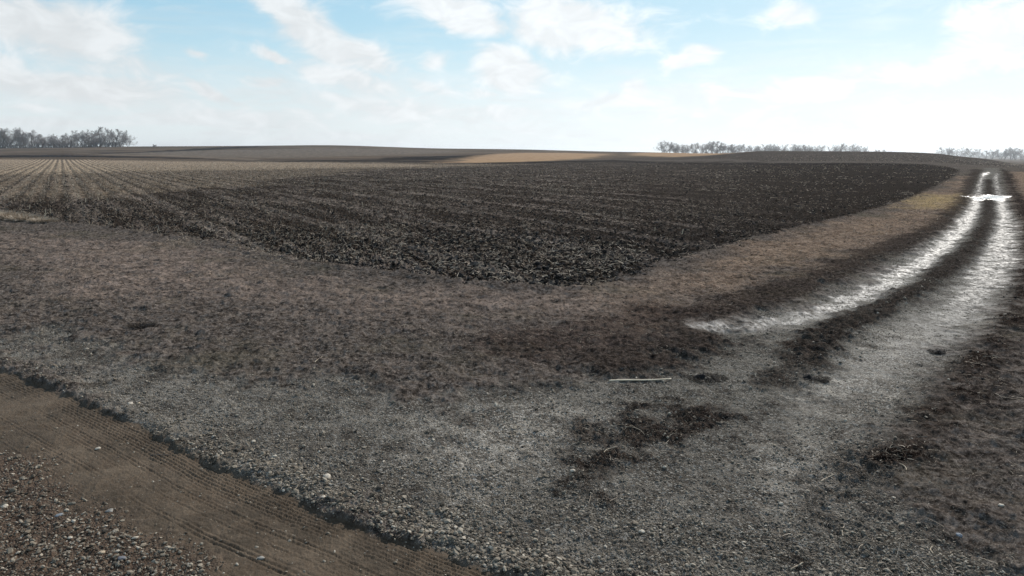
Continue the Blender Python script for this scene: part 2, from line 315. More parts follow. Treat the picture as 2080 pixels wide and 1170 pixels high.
def height(X, Y, Z, cell=None):
    if cell is None: cell = np.full(X.shape, .01)
    h = macro(X, Y).astype(np.float64)
    rowc = X * ROWN[0] + Y * ROWN[1]
    n3 = fbm(X, Y, 2.2, 5, 31, .55, cell); n4 = fbm(X, Y, 7.0, 4, 41, .6, cell); n5 = fbm(X, Y, 22., 3, 51, .6, cell)
    bill = np.abs(fbm(X, Y, 3.1, 4, 61, .55, cell))
    fld = np.maximum(Z['field'], Z['hill']); tilled = fld * (1 - .75 * Z['stub'])
    rows = np.sin(rowc * 2 * PI / .76 + Z['w1'] * 1.2) * .025 * np.clip(.5 / (cell + .05), 0, 1)
    h += tilled * ((n3 * .060 + n4 * .050) * (1 + .6 * Z['res']) + n5 * .018 - bill * .05 + rows * (.5 + .6 * Z['stub']) + .02 + .035 * perlin(X * .9, Y * .9, 91))
    h += Z['stub'] * (rows * .6 + n4 * .02 + n3 * .015)
    h -= Z['lug'] * np.where(((rowc * .6 + X * .8) / .16) % 1 < .5, .03, 0)
    lip = np.exp(-((Z['sfield'] + .25) / .3) ** 2) * .06 * (Y > 5); h += lip * (1 - Z['gravel'])
    dryg = Z['grass'] * (1 - Z['rutS'])
    h += dryg * (n3 * .042 + n4 * .013 + n5 * .008 + .02 + .03 * perlin(X * .8, Y * 1.6, 95) + .05 * ss(0.2, .8, Z['w1']) + .02)
    # banks stand over the wheel track
    h += Z['rbank'] * (.05 + n4 * .012) + .05 * Z['lbank'] * (1 - Z['gravel']) + (Z['mudp'] + Z['moss']) * (.012 + n4 * .022 + n5 * .01)
    h += Z['med'] * Z['g'] * (.05 + n4 * .03 + n3 * .02)
    h -= Z['rutS'] * Z['g'] * .04
    ruts = np.maximum(Z['rutL'], Z['rutR']); rs_ = Z['rutS'] * ss(9, 14, Y)
    h += Z['g'] * (n3 * .018 * (1 - .92 * rs_) + n4 * .010 * (1 - .7 * rs_) + n5 * .006 * (1 - .5 * ruts))
    # berm of loose gravel along the road
    dE = Z['dE']; berm = np.exp(-((dE + .16 + .04 * Z['w1']) / .13) ** 2) * (.022 + .016 * Z['w1']) * (dE < .6)
    h += berm * (1 - Z['coarse'])
    h -= ss(-.14, .08, dE) * .018
    # tread grooves pressed into the damp road
    on = Z['road'] * (1 - Z['coarse'])
    tr = 0; dT = Z['dE0']
    for c, wd, k in ((.07, .05, 1.0), (.24, .14, 1.0), (.50, .05, .8), (.66, .03, .5), (.88, .045, .6), (1.15, .03, .5), (1.42, .04, .35)):
        band = np.exp(-((dT - c) / wd) ** 4); along = X * .86 - Y * .51
        g1 = np.clip(np.cos(dT * 2 * PI / .045), -.2, 1) ** 1; lug = np.where(((along / .06 + np.floor(dT / .045) * .37) % 1) < .6, 1, .25)
        tr = tr + k * band * g1 * lug
    d2 = dT + .09 * (X * .86 - Y * .51) / 4.0
    for c, wd, k in ((.42, .05, .4), (.75, .08, .45), (1.25, .05, .18)):
        tr = tr + k * np.exp(-((d2 - c) / wd) ** 4) * np.clip(np.cos(d2 * 2 * PI / .05), -.2, 1) * ss(-.3, .4, Z['w1'])
    h -= on * (np.clip(tr, -.3, 1.2) * .015 + .004 * np.exp(-((dE - .05) / .05) ** 2)) * ss(-.75, .1, Z['w1'] + .3)
    h += on * (n4 * .004 + n5 * .004 + n3 * .008 + .004 * np.sin(dE * 9))
    h += Z['coarse'] * (n4 * .012 + n5 * .010 + .012)
    wet = np.clip(Z['pud'], 0, 1); mh = macro(X, Y) - .03
    return h * (1 - wet) + mh * wet

# ------------------------------------------------------------------ ground sheet
def mesh_np(name, V, Q, mats, attrs=None, smooth=True, nside=4):
    me = bpy.data.meshes.new(name); me.vertices.add(len(V)); me.vertices.foreach_set('co', np.ascontiguousarray(V, np.float32).ravel())
    me.loops.add(Q.size); me.loops.foreach_set('vertex_index', np.ascontiguousarray(Q, np.int32).ravel())
    me.polygons.add(len(Q)); me.polygons.foreach_set('loop_start', np.arange(0, Q.size, Q.shape[1], dtype=np.int32)); 
    me.update(calc_edges=True)
    me.polygons.foreach_set('use_smooth', np.full(len(Q), smooth, bool))
    for m in mats: me.materials.append(m)
    for k, a in (attrs or {}).items():
        a = np.asarray(a, np.float32)
        if a.ndim == 1: at_ = me.attributes.new(k, 'FLOAT', 'POINT'); at_.data.foreach_set('value', a)
        else: at_ = me.attributes.new(k, 'FLOAT_COLOR', 'POINT'); at_.data.foreach_set('color', np.concatenate([a, np.ones((len(a), 1), np.float32)], 1).ravel())
    me.validate(); me.update()
    o = bpy.data.objects.new(name, me); COL.objects.link(o); return o

def mat_new(name):
    m = bpy.data.materials.new(name); m.use_nodes = True; t = NT(m.node_tree); t.n.clear()
    b = t.node('ShaderNodeBsdfPrincipled'); o = t.node('ShaderNodeOutputMaterial'); t.l.new(b.outputs[0], o.inputs[0]); return m, t, b
def attr(t, name, out=2):
    a = t.node('ShaderNodeAttribute', attribute_name=name); return a.outputs[out]

m_ground, G, B = mat_new('ground')
geo = G.node('ShaderNodeNewGeometry'); P = geo.outputs['Position']
zA = G.sep(attr(G, 'za', 1)); zB = G.sep(attr(G, 'zb', 1)); zC = G.sep(attr(G, 'zc', 1)); zD = G.sep(attr(G, 'zd', 1)); zE = G.sep(attr(G, 'ze', 1))
soil, stub, gravel = zA; road, coarse, mud = zB; wet, pud, red = zC; tan, dark, grey = zD; hill, dry, yel = zE
nA = G.noise(P, .35, 5, .6); nB = G.noise(P, 2.2, 6, .65); nC = G.noise(P, 11, 6, .7); nD = G.noise(P, 45, 5, .7); nE = G.noise(P, 140, 3, .7)
vs = G.voro(P, 55, 'F1', 1); vsv = G.sep(vs)[0]; vd = G.voro(P, 55, 'F1', 0)
vs2 = G.sep(G.voro(P, 120, 'F1', 1))[0]
# grass: matted dead thatch
gr = G.mix(G.rng(nB, .35, .68), (.038, .030, .025), (.095, .076, .063))
gr = G.mix(G.rng(nC, .46, .66), gr, (.165, .138, .119))
gr = G.mix(G.rng(nD, .54, .68, 0, .7), gr, (.30, .25, .215))
gr = G.mix(G.rng(nD, .46, .34, 0, .75), gr, (.016, .012, .010))  # near-black flecks put the thatch's small shadows into the colour
gr = G.mix(G.m('MULTIPLY', G.rng(nA, .50, .66), .40), gr, (.085, .074, .048))
gr = G.mix(G.m('MULTIPLY', dry, .55), gr, G.mix(G.rng(G.m('DIVIDE', G.sep(P)[0], G.m('ADD', G.sep(P)[1], 1.0)), .0, .35), G.mix(G.rng(nB, .35, .7), (.125, .092, .073), (.32, .24, .195)), G.mix(G.rng(nB, .35, .7), (.17, .110, .072), (.40, .275, .19))))
gr = G.mix(G.m('MULTIPLY', yel, .5), gr, (.40, .29, .12))
gr = G.mix(G.rng(nC, .48, .36), gr, (.020, .016, .013))
gr = G.mix(G.m('MULTIPLY', red, .6), gr, G.mix(G.rng(nC, .4, .7), (.018, .012, .010), (.075, .045, .034)))
# tilled soil
rcx = G.vm('DOT_PRODUCT', P, (float(ROWN[0]), float(ROWN[1]), 0.0)); rcy = G.vm('DOT_PRODUCT', P, (float(ROW[0]), float(ROW[1]), 0.0))
rowv = G.comb(G.m('MULTIPLY', rcx, 1.0), G.m('MULTIPLY', rcy, .07), 0.0)
nR = G.noise(rowv, 1.3, 5, .65); nR2 = G.noise(rowv, .22, 3, .6)
strp = G.rng(G.m('ADD', G.m('SINE', G.m('MULTIPLY', G.m('ADD', rcx, G.m('MULTIPLY', nA, 2.2)), 2 * PI / 1.52)), G.m('MULTIPLY', G.m('SUBTRACT', nB, .5), 5.0)), -.9, .9)
so_ = G.mix(G.rng(nC, .42, .64), (.006, .0046, .0038), (.054, .041, .032))
lf = G.rng(G.m('ADD', G.m('DIVIDE', G.sep(P)[0], G.m('ADD', G.sep(P)[1], 1.0)), G.m('MULTIPLY', nA, .3)), .60, .25)
resm = G.m('MULTIPLY', G.m('MULTIPLY', G.rng(G.m('ADD', G.m('MULTIPLY', nR, .4), G.m('ADD', G.m('MULTIPLY', nC, .35), G.m('MULTIPLY', nB, .25))), .505, .56), G.rng(nR2, .35, .6, .35, 1)), G.m('ADD', .08, G.m('MULTIPLY', lf, .85)))
so_ = G.mix(resm, so_, (.150, .120, .100))
lin = G.rng(G.m('SINE', G.m('MULTIPLY', G.m('ADD', rcx, G.m('MULTIPLY', nA, 1.0)), 2 * PI / 4.6)), .72, .98)
so_ = G.mix(G.m('MULTIPLY', G.m('MULTIPLY', lin, G.rng(nB, .40, .56)), G.m('ADD', .05, G.m('MULTIPLY', lf, .28))), so_, (.20, .165, .14))
so_ = G.mix(G.m('MULTIPLY', G.m('MULTIPLY', G.rng(nD, .58, .70), G.rng(nB, .40, .62, .1, .8)), G.m('ADD', .15, G.m('MULTIPLY', lf, .85))), so_, (.26, .215, .18))
stb = G.mix(G.m('MULTIPLY', strp, G.rng(nC, .30, .55)), (.085, .066, .050), (.43, .325, .225))
so_ = G.mix(stub, so_, stb)
# gravel
gv = G.mix(G.rng(G.m('ADD', G.m('MULTIPLY', nB, .6), G.m('MULTIPLY', nA, .4)), .40, .60), (.085, .073, .060), (.20, .178, .150))
gv = G.mix(G.rng(vsv, .55, 1.0), gv, (.32, .295, .26))
gv = G.mix(G.rng(vs2, .0, .35, .65, 0), gv, (.03, .027, .024))
gv = G.mix(G.rng(nC, .52, .32, 0, .7), gv, (.030, .025, .021))
# road clay
rd = G.mix(G.rng(nB, .35, .65), (.072, .048, .029), (.115, .082, .054))
rd = G.mix(G.rng(nD, .45, .75, 0, .5), rd, (.15, .122, .090))
rd = G.mix(G.rng(G.noise(P, 1.1, 5, .7, .4), .44, .60, 0, .6), rd, (.036, .025, .015))
co = G.mix(G.rng(nC, .35, .65), (.040, .024, .015), (.110, .074, .050))
mu = G.mix(G.rng(nC, .44, .66), (.011, .008, .0065), (.058, .041, .032))
mu = G.mix(G.rng(nD, .56, .68, 0, .6), mu, (.17, .135, .115))
fa = G.mix(G.rng(nA, .35, .65), (.070, .052, .042), (.115, .088, .070))
farY = G.rng(G.sep(P)[1], 230, 330)
fb = G.noise(G.vm('MULTIPLY', P, (.35, 1.6, 1)), .05, 5, .65)
gr = G.mix(farY, gr, G.mix(G.rng(fb, .38, .62), (.045, .032, .023), (.125, .092, .066)))
c = gr
c = G.mix(soil, c, so_)
c = G.mix(dark, c, (.012, .009, .008))
c = G.mix(grey, c, G.mix(G.rng(nA, .4, .6), (.080, .064, .052), (.150, .120, .094)))
c = G.mix(G.m('MULTIPLY', attr(G, 'tan3'), .8), c, (.17, .135, .105))
c = G.mix(tan, c, G.mix(G.rng(nA, .35, .65), (.25, .160, .095), (.34, .225, .135)))
c = G.mix(hill, c, G.mix(G.rng(nB, .42, .66), (.024, .020, .018), (.125, .100, .082)))
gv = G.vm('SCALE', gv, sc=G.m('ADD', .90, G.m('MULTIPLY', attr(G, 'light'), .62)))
gv = G.mix(G.rng(G.noise(P, .85, 6, .7, .5), .50, .64, 0, .62), gv, G.mix(G.rng(nC, .4, .66), (.016, .012, .010), (.075, .058, .046)))
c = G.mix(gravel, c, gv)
c = G.mix(road, c, rd)
c = G.mix(coarse, c, co)
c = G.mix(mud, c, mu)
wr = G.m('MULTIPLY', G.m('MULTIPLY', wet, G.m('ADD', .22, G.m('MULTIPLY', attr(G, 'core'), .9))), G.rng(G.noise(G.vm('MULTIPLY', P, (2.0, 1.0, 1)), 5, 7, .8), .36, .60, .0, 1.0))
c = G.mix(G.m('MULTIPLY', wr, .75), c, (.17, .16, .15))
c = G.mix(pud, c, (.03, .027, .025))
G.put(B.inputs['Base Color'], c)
ro = G.m('SUBTRACT', .95, G.m('MULTIPLY', wr, .36)); ro = G.m('SUBTRACT', ro, G.m('MULTIPLY', road, .18))
ro = G.mix(pud, ro, (.04, .04, .04))
G.put(B.inputs['Roughness'], ro)
G.put(B.inputs['Specular IOR Level'], G.m('MAXIMUM', 0.0, G.m('MAXIMUM', G.m('MULTIPLY', wr, .34), G.m('MAXIMUM', pud, G.m('MULTIPLY', road, .15)))))
hb = G.m('ADD', G.m('MULTIPLY', nD, .6), G.m('MULTIPLY', nE, .4))
hb = G.m('ADD', hb, G.m('MULTIPLY', vd, G.m('MULTIPLY', G.m('ADD', gravel, coarse), -1.0)))
bmp = G.node('ShaderNodeBump'); G.put(bmp.inputs['Height'], hb); bmp.inputs['Distance'].default_value = .02
G.put(bmp.inputs['Strength'], G.m('MULTIPLY', G.m('SUBTRACT', 1.0, pud), G.m('SUBTRACT', .9, G.m('MULTIPLY', wet, .70))))
G.put(B.inputs['Normal'], bmp.outputs[0])

def logr(a, b, r): n = int(math.log(b / a) / r); return np.exp(np.linspace(math.log(a), math.log(b), n, endpoint=False))
rows_ = np.concatenate([np.linspace(-80, 1.5, 12, endpoint=False), logr(1.5, 4.2, .02), logr(4.2, 30, .0028), logr(30, 160, .0045), logr(160, 800, .008), logr(800, 6000, .03), [6000.]])
us = np.concatenate([np.linspace(-4, -.84, 40, endpoint=False), np.linspace(-.84, .84, 1500), np.linspace(.84, 4, 40)[1:]])
wY = np.where(rows_ > 1.5, rows_, 3.0 - rows_)
GX = (us[None, :] * wY[:, None]); GY = np.repeat(rows_[:, None], len(us), 1)
nr, nc = GX.shape
cellg = np.repeat((np.gradient(rows_) * .55)[:, None], nc, 1)
X = GX.ravel(); Y = GY.ravel(); cell = np.maximum(cellg.ravel(), .001 * np.maximum(Y, 1))
Zs = zones(X, Y); H = height(X, Y, Zs, cell)
idx = np.arange(nr * nc).reshape(nr, nc)
Q = np.stack([idx[:-1, :-1], idx[:-1, 1:], idx[1:, 1:], idx[1:, :-1]], -1).reshape(-1, 4)
rutm = np.maximum(Zs['rutL'], Zs['rutR'])
wetm = np.clip(rutm * (1 - .9 * Zs['med']), 0, 1) * ss(7, 13, Y) * (1 - Zs['road']) * (1 - .97 * ss(46, 52, Y) * ss(-.5, .3, Zs['w2']))
mudm = np.clip(np.maximum.reduce([Zs['med'] * .85, Zs['rbank'], np.maximum(Zs['rutL'], Zs['rutR']) * ss(44, 50, Y), ss(.9, .3, np.abs(X - Y * .66)) * 0, Zs['mudp'] * .9, Zs['moss'] * .6, Zs['lbank'] * .75 * (1 - Zs['field'])]) * (1 - wetm), 0, 1) * (1 - Zs['road'])
def core_w(X, Y):
    dl, _ = seg_dist(X, Y, RUT_L, False); dr, _ = seg_dist(X, Y, RUT_R, False); w = fbm(X, Y, 1.7, 4, 83); Yc = np.maximum(Y, 4)
    return np.maximum(ss(1.4, .3, dl / np.interp(Yc, [12, 20, 45, 100], [.26, .36, .34, .25]) + w * 1.0) * ss(8, 17, Yc) ** .5, .92 * ss(1.4, .2, dr / np.interp(Yc, [9, 20, 45, 100], [.42, .52, .42, .22]) + w * 1.1) * ss(8, 20, Yc) ** .7)
coreW = core_w(X, Y)
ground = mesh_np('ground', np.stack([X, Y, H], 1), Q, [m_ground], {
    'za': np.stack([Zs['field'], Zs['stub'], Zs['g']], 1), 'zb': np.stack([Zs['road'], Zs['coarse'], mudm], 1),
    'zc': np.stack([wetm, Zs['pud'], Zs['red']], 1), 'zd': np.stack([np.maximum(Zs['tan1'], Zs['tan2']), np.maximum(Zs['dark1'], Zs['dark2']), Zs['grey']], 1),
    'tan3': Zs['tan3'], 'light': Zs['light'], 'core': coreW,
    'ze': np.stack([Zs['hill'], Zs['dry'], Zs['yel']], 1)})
tag(ground, kind='structure')

# ------------------------------------------------------------------ loose material lying on it
def tint_mat(name, ramp, rough=.85, trans=0):
    m, t, b = mat_new(name); a = attr(t, 'tint')
    r = t.node('ShaderNodeValToRGB'); t.put(r.inputs[0], a); r.color_ramp.elements[0].position = 0; r.color_ramp.elements[-1].position = 1
    while len(r.color_ramp.elements) < len(ramp): r.color_ramp.elements.new(.5)
    for i, cc in enumerate(ramp): r.color_ramp.elements[i].position = i / (len(ramp) - 1); r.color_ramp.elements[i].color = (*cc, 1)
    g = t.node('ShaderNodeNewGeometry'); n = t.noise(g.outputs['Position'], 60, 4, .6)
    cc = t.mix(t.rng(n, .3, .7, 0, .55), r.outputs[0], t.vm('SCALE', r.outputs[0], sc=.45))
    t.put(b.inputs['Base Color'], cc); b.inputs['Roughness'].default_value = rough; b.inputs['Specular IOR Level'].default_value = .12
    if trans: b.inputs['Transmission Weight'].default_value = 0
    return m
m_pebble = tint_mat('pebble', [(.055, .044, .034), (.14, .112, .082), (.23, .19, .142), (.34, .29, .225), (.55, .48, .39)], .7)
m_clod = tint_mat('clod', [(.010, .009, .009), (.022, .019, .018), (.045, .036, .030)], .9)
m_blade = tint_mat('dead_grass', [(.045, .034, .026), (.105, .083, .064), (.17, .14, .108), (.34, .285, .235), (.20, .17, .12)], .8)
m_straw = tint_mat('residue', [(.15, .108, .075), (.30, .23, .165), (.50, .40, .30), (.72, .61, .48)], .6)

def sample(n, fn, y0, y1, u0=-.80, u1=.80, power=1.0):
    """random ground points, density falling with distance as Y**-power per unit of log distance and angle"""
    a = rng.random(n)
    if power == 0: Yv = np.exp(math.log(y0) + a * (math.log(y1) - math.log(y0)))
    else: Yv = (y0 ** -power + a * (y1 ** -power - y0 ** -power)) ** (-1 / power)
    Xv = Yv * (u0 + (u1 - u0) * rng.random(n)); Zv = zones(Xv, Yv); p = fn(Xv, Yv, Zv); k = rng.random(n) < p
    Xk, Yk = Xv[k], Yv[k]; Zk = {a_: b_[k] for a_, b_ in Zv.items()}
    return Xk, Yk, height(Xk, Yk, Zk, np.maximum(Yk * .003, .004)), Zk

ICO = None
def ico():
    t = (1 + 5 ** .5) / 2
    v = np.array([(-1, t, 0), (1, t, 0), (-1, -t, 0), (1, -t, 0), (0, -1, t), (0, 1, t), (0, -1, -t), (0, 1, -t), (t, 0, -1), (t, 0, 1), (-t, 0, -1), (-t, 0, 1)], float)
    f = np.array([(0, 11, 5), (0, 5, 1), (0, 1, 7), (0, 7, 10), (0, 10, 11), (1, 5, 9), (5, 11, 4), (11, 10, 2), (10, 7, 6), (7, 1, 8), (3, 9, 4), (3, 4, 2), (3, 2, 6), (3, 6, 8), (3, 8, 9), (4, 9, 5), (2, 4, 11), (6, 2, 10), (8, 6, 7), (9, 8, 1)])
    return v / np.linalg.norm(v[0]), f
def lumps(name, X, Y, Z, size, tint, mat, flatz=.6, sink=.25, jit=.22, smooth=False):
    v, f = ico(); n = len(X); V = v[None] * (1 + jit * rng.standard_normal((n, 12, 1)).clip(-2, 2))
    sc = np.stack([size * rng.uniform(.7, 1.35, n), size * rng.uniform(.6, 1.1, n), size * rng.uniform(.7, 1.2, n) * flatz], 1)
    V = V * sc[:, None, :]; a = rng.uniform(0, 2 * PI, n); ca, sa = np.cos(a)[:, None], np.sin(a)[:, None]
    tl = rng.normal(0, .25, n)[:, None]
    x, y, z = V[..., 0], V[..., 1], V[..., 2]; z = z + x * tl
    V = np.stack([x * ca - y * sa + X[:, None], x * sa + y * ca + Y[:, None], z + (Z + sc[:, 2] * (1 - 2 * sink))[:, None]], -1).reshape(-1, 3)
    Fc = (f[None] + (np.arange(n) * 12)[:, None, None]).reshape(-1, 3)
    return mesh_np(name, V, Fc, [mat], {'tint': np.repeat(tint, 12)}, smooth)
def strips(name, X, Y, Z, length, width, tint, mat, pitch, droop=.3, nseg=3, lift=.004, thick=True, azim=None):
    """bent tapered straws / blades: triangular section tubes"""
    n = len(X); a = rng.uniform(0, 2 * PI, n) if azim is None else azim; dirx, diry = np.cos(a), np.sin(a)
    bend = rng.normal(0, droop, n); cur = np.zeros((n, 3)); cur[:, 0] = X; cur[:, 1] = Y; cur[:, 2] = Z + lift
    ang = pitch.copy(); aa = a.copy(); rings = []
    roll = rng.uniform(0, 2 * PI, n)
    for k in range(nseg + 1):
        w = width * (1 - .55 * k / nseg)
        sx, sy = -np.sin(aa), np.cos(aa)
        pts = []
        for j in range(3 if thick else 2):
            if thick:
                ph = roll + j * 2 * PI / 3; lat = np.cos(ph) * w * .5; up = np.sin(ph) * w * .5
            else:
                lat = (j - .5) * w; up = (j - .5) * w * np.sin(roll) * .8
            pts.append(np.stack([cur[:, 0] + sx * lat, cur[:, 1] + sy * lat, cur[:, 2] + up + w * .3], 1))
        rings.append(np.stack(pts, 1))
        st = length / nseg
        cur = cur + np.stack([np.cos(ang) * np.cos(aa) * st, np.cos(ang) * np.sin(aa) * st, np.sin(ang) * st], 1)
        ang = ang - np.abs(bend) * 1.0; aa = aa + bend * .7
        ang = np.where(cur[:, 2] < Z + lift, np.maximum(ang, 0), ang)
    V = np.stack(rings, 1); s = 3 if thick else 2                       # n, nseg+1, s, 3
    loc = np.arange((nseg + 1) * s).reshape(nseg + 1, s); q = []
    for k in range(nseg):
        for j in range(s if thick else 1):
            j2 = (j + 1) % s; q.append((loc[k, j], loc[k, j2], loc[k + 1, j2], loc[k + 1, j]))
    q = np.array(q); m = (nseg + 1) * s
    Fc = (q[None] + (np.arange(n) * m)[:, None, None]).reshape(-1, 4)
    return mesh_np(name, V.reshape(-1, 3), Fc, [mat], {'tint': np.repeat(tint, m)}, True)

def stuff(o, label, cat): tag(o, label, cat, kind='stuff')
# gravel over the approach
X_, Y_, Z_, K_ = sample(210000, lambda x, y, z: np.clip(z['g'] * (1 - .75 * z['mudp'] - .5 * z['moss'] - .8 * z['med'] - .9 * z['rbank']) * (.35 + .65 * ss(-.5, .5, z['w1'])) + 1.2 * np.exp(-((z['dE'] + .25) / .25) ** 2) * (z['dE'] < .02), 0, 1), 4.2, 26, power=.6)
sz = np.exp(rng.normal(math.log(.0056), .52, len(X_))).clip(.0025, .024) * (1 + .55 * np.exp(-((K_['dE'] + .25) / .3) ** 2) * ss(-4.6, -3.4, X_ + .35 * (Y_ - 8))) * np.clip(Y_ / 9, 1, 1.7) * (1 - .4 * np.maximum(K_['rutL'], K_['rutR']))
o = lumps('gravel', X_, Y_, Z_, sz, rng.beta(1.6, 2.2, len(X_)), m_pebble, .65, .3); stuff(o, 'grey loose gravel spread over the field approach', 'gravel')
# coarse gravel at the near road edge
X_, Y_, Z_, K_ = sample(34000, lambda x, y, z: np.clip(z['coarse'], 0, 1), 3.6, 9, -.85, .0, power=.3)
sz = np.exp(rng.normal(math.log(.0070), .52, len(X_))).clip(.0035, .030)
o = lumps('coarse_gravel', X_, Y_, Z_, sz, rng.beta(1.5, 1.9, len(X_)), m_pebble, .65, .25); stuff(o, 'coarse pale pebbles on brown earth at the near road edge', 'gravel')
X_, Y_, Z_, K_ = sample(9000, lambda x, y, z: np.clip(z['road'] * (1 - z['coarse']) * .5, 0, 1), 4.0, 14, -.85, .2, power=.5)
sz = np.exp(rng.normal(math.log(.006), .45, len(X_))).clip(.003, .018)
o = lumps('road_grit', X_, Y_, Z_, sz, rng.beta(1.5, 2.0, len(X_)), m_pebble, .6, .45); stuff(o, 'fine grit pressed into the brown clay road', 'grit')
# soil clods
X_, Y_, Z_, K_ = sample(110000, lambda x, y, z: np.clip(z['field'] * (1 - .8 * z['stub']) * (1 - z['lug']) + (z['rbank'] > .6) * .25 + z['hill'] * .8, 0, 1), 9, 190, power=.55)
sz = np.exp(rng.normal(math.log(.022), .55, len(X_))).clip(.010, .085) * np.clip(Y_ / 60, 1, 1.4) * np.where(K_['rbank'] > .5, .28, 1)
o = lumps('soil_clods', X_, Y_, Z_, sz, rng.beta(1.5, 2, len(X_)), m_clod, .8, .35, .25); stuff(o, 'black clods of freshly tilled soil in the field', 'soil')
# corn residue: straws and husk scraps
def res(x, y, z):
    strk = .5 + .5 * np.sin((x * ROWN[0] + y * ROWN[1]) * 2 * PI / 4.6 + 1.5 * z['w1'])
    u = x / y; lightL = ss(.45, 0, u)
    return np.clip(z['field'] * (.22 + .22 * lightL * strk + .2 * lightL + .5 * ss(.2, .8, z['w1']) + .3 * z['res']) * ss(-.7, .5, z['w2']) * ss(-.3, .8, z['w3'] + .35) * (1 - z['lug']) + .35 * z['hill'] + .25 * z['straw'], 0, 1)
X_, Y_, Z_, K_ = sample(420000, res, 9, 200, power=.35); n = len(X_)
ln = rng.gamma(2.2, .04, n).clip(.02, .28) * np.clip(Y_ / 40, 1, 2.6); wd = rng.uniform(.005, .014, n) * np.clip(Y_ / 18, 1, 5.0)
o = strips('corn_residue', X_, Y_, Z_, ln, wd, rng.beta(1.5, 2.2, n), m_straw, np.abs(rng.normal(.1, .3, n)), .35, 3, .012); stuff(o, 'pale scraps of corn stalk and husk strewn over tilled soil', 'crop residue')
# heavier stalks near the field's front edge
X_, Y_, Z_, K_ = sample(110000, lambda x, y, z: z['field'] * (1 - z['stub']) * (.05 + .75 * z['res'] * ss(-.5, .5, z['w2'])) * (1 - z['lug']) + .10 * z['straw'], 10, 45, power=.9); n = len(X_)
ln = rng.gamma(3, .038, n).clip(.04, .30); wd = rng.uniform(.009, .024, n)
o = strips('corn_stalks', X_, Y_, Z_, ln, wd, rng.beta(3, 1.2, n), m_straw, np.abs(rng.normal(.16, .28, n)), .12, 3, .02); stuff(o, 'broken pale corn stalks lying at the front of the tilled field', 'crop residue')
# standing stubble along the rows
X_, Y_, Z_, K_ = sample(160000, lambda x, y, z: (z['stub'] + .08 * z['field'] * (x < -4) ) * 1.0, 16, 240, -.85, .1, power=.15); n = len(X_)
rc = X_ * ROWN[0] + Y_ * ROWN[1]; snap = np.round(rc / .76) * .76 + rng.normal(0, .11, n); X_ = X_ + (snap - rc) * ROWN[0]; Y_ = Y_ + (snap - rc) * ROWN[1]
K_ = zones(X_, Y_); Z_ = height(X_, Y_, K_, np.maximum(Y_ * .003, .004))
o = strips('corn_stubble', X_, Y_, Z_, rng.uniform(.08, .24, n), rng.uniform(.012, .02, n) * np.clip(Y_ / 40, 1, 4), rng.beta(2, 1.6, n), m_straw, rng.normal(1.2, .3, n), .05, 1, -.01); stuff(o, 'rows of short tan corn stubble left standing in the field', 'crop stubble')
# dead grass
def gd(x, y, z): return np.clip(z['grass'] * (1 - .8 * z['rbank'] - .15 * z['lbank']) * (1 - .6 * z['lbank']) * (.55 + .6 * z['dry']) * ss(-.9, .2, z['w1'] + z['w2'] * .7) + .14 * z['med'] * z['g'] + .06 * z['rbank'] + .25 * z['moss'] + .14 * z['mudp'] + .02 * z['g'], 0, 1) * (1 - z['road'])
X_, Y_, Z_, K_ = sample(560000, gd, 4.2, 70, power=.55); n = len(X_)
ln = (rng.gamma(3, .012, n) * (1 + 1.0 * ss(.1, .8, K_['w2']))).clip(.015, .16) * np.clip(Y_ / 18, 1, 2); wd = rng.uniform(.0018, .0045, n) * np.clip(Y_ / 8, 1, 5)
tn = np.clip(rng.beta(1.1, 1.5, n) * (.75 + .35 * K_['dry']) - .15 * K_['red'], 0, .8)
o = strips('dead_grass', X_, Y_, Z_, ln, wd, tn, m_blade, np.abs(rng.normal(.2, .3, n)), .4, 3, .0, False); stuff(o, 'matted dead brown grass on the verge', 'grass')

# ------------------------------------------------------------------ straw litter
X_, Y_, Z_, K_ = sample(60000, lambda x, y, z: np.clip(.30 * z['grass'] + .5 * z['rbank'] + .06 * z['g'] + .12 * z['mudp'] + .1 * z['red'] + .6 * z['straw'], 0, 1) * (1 - z['road']) * ss(-.4, .8, z['w1']), 4.3, 40, power=.8); n = len(X_)
o = strips('straw_litter', X_, Y_, Z_, rng.gamma(2.5, .024, n).clip(.015, .2), rng.uniform(.002, .007, n) * np.clip(Y_ / 12, 1, 3), rng.beta(2, 1.5, n), m_straw, np.abs(rng.normal(.12, .2, n)), .35, 4, .012); stuff(o, 'scattered bits of pale straw on grass and gravel', 'straw')

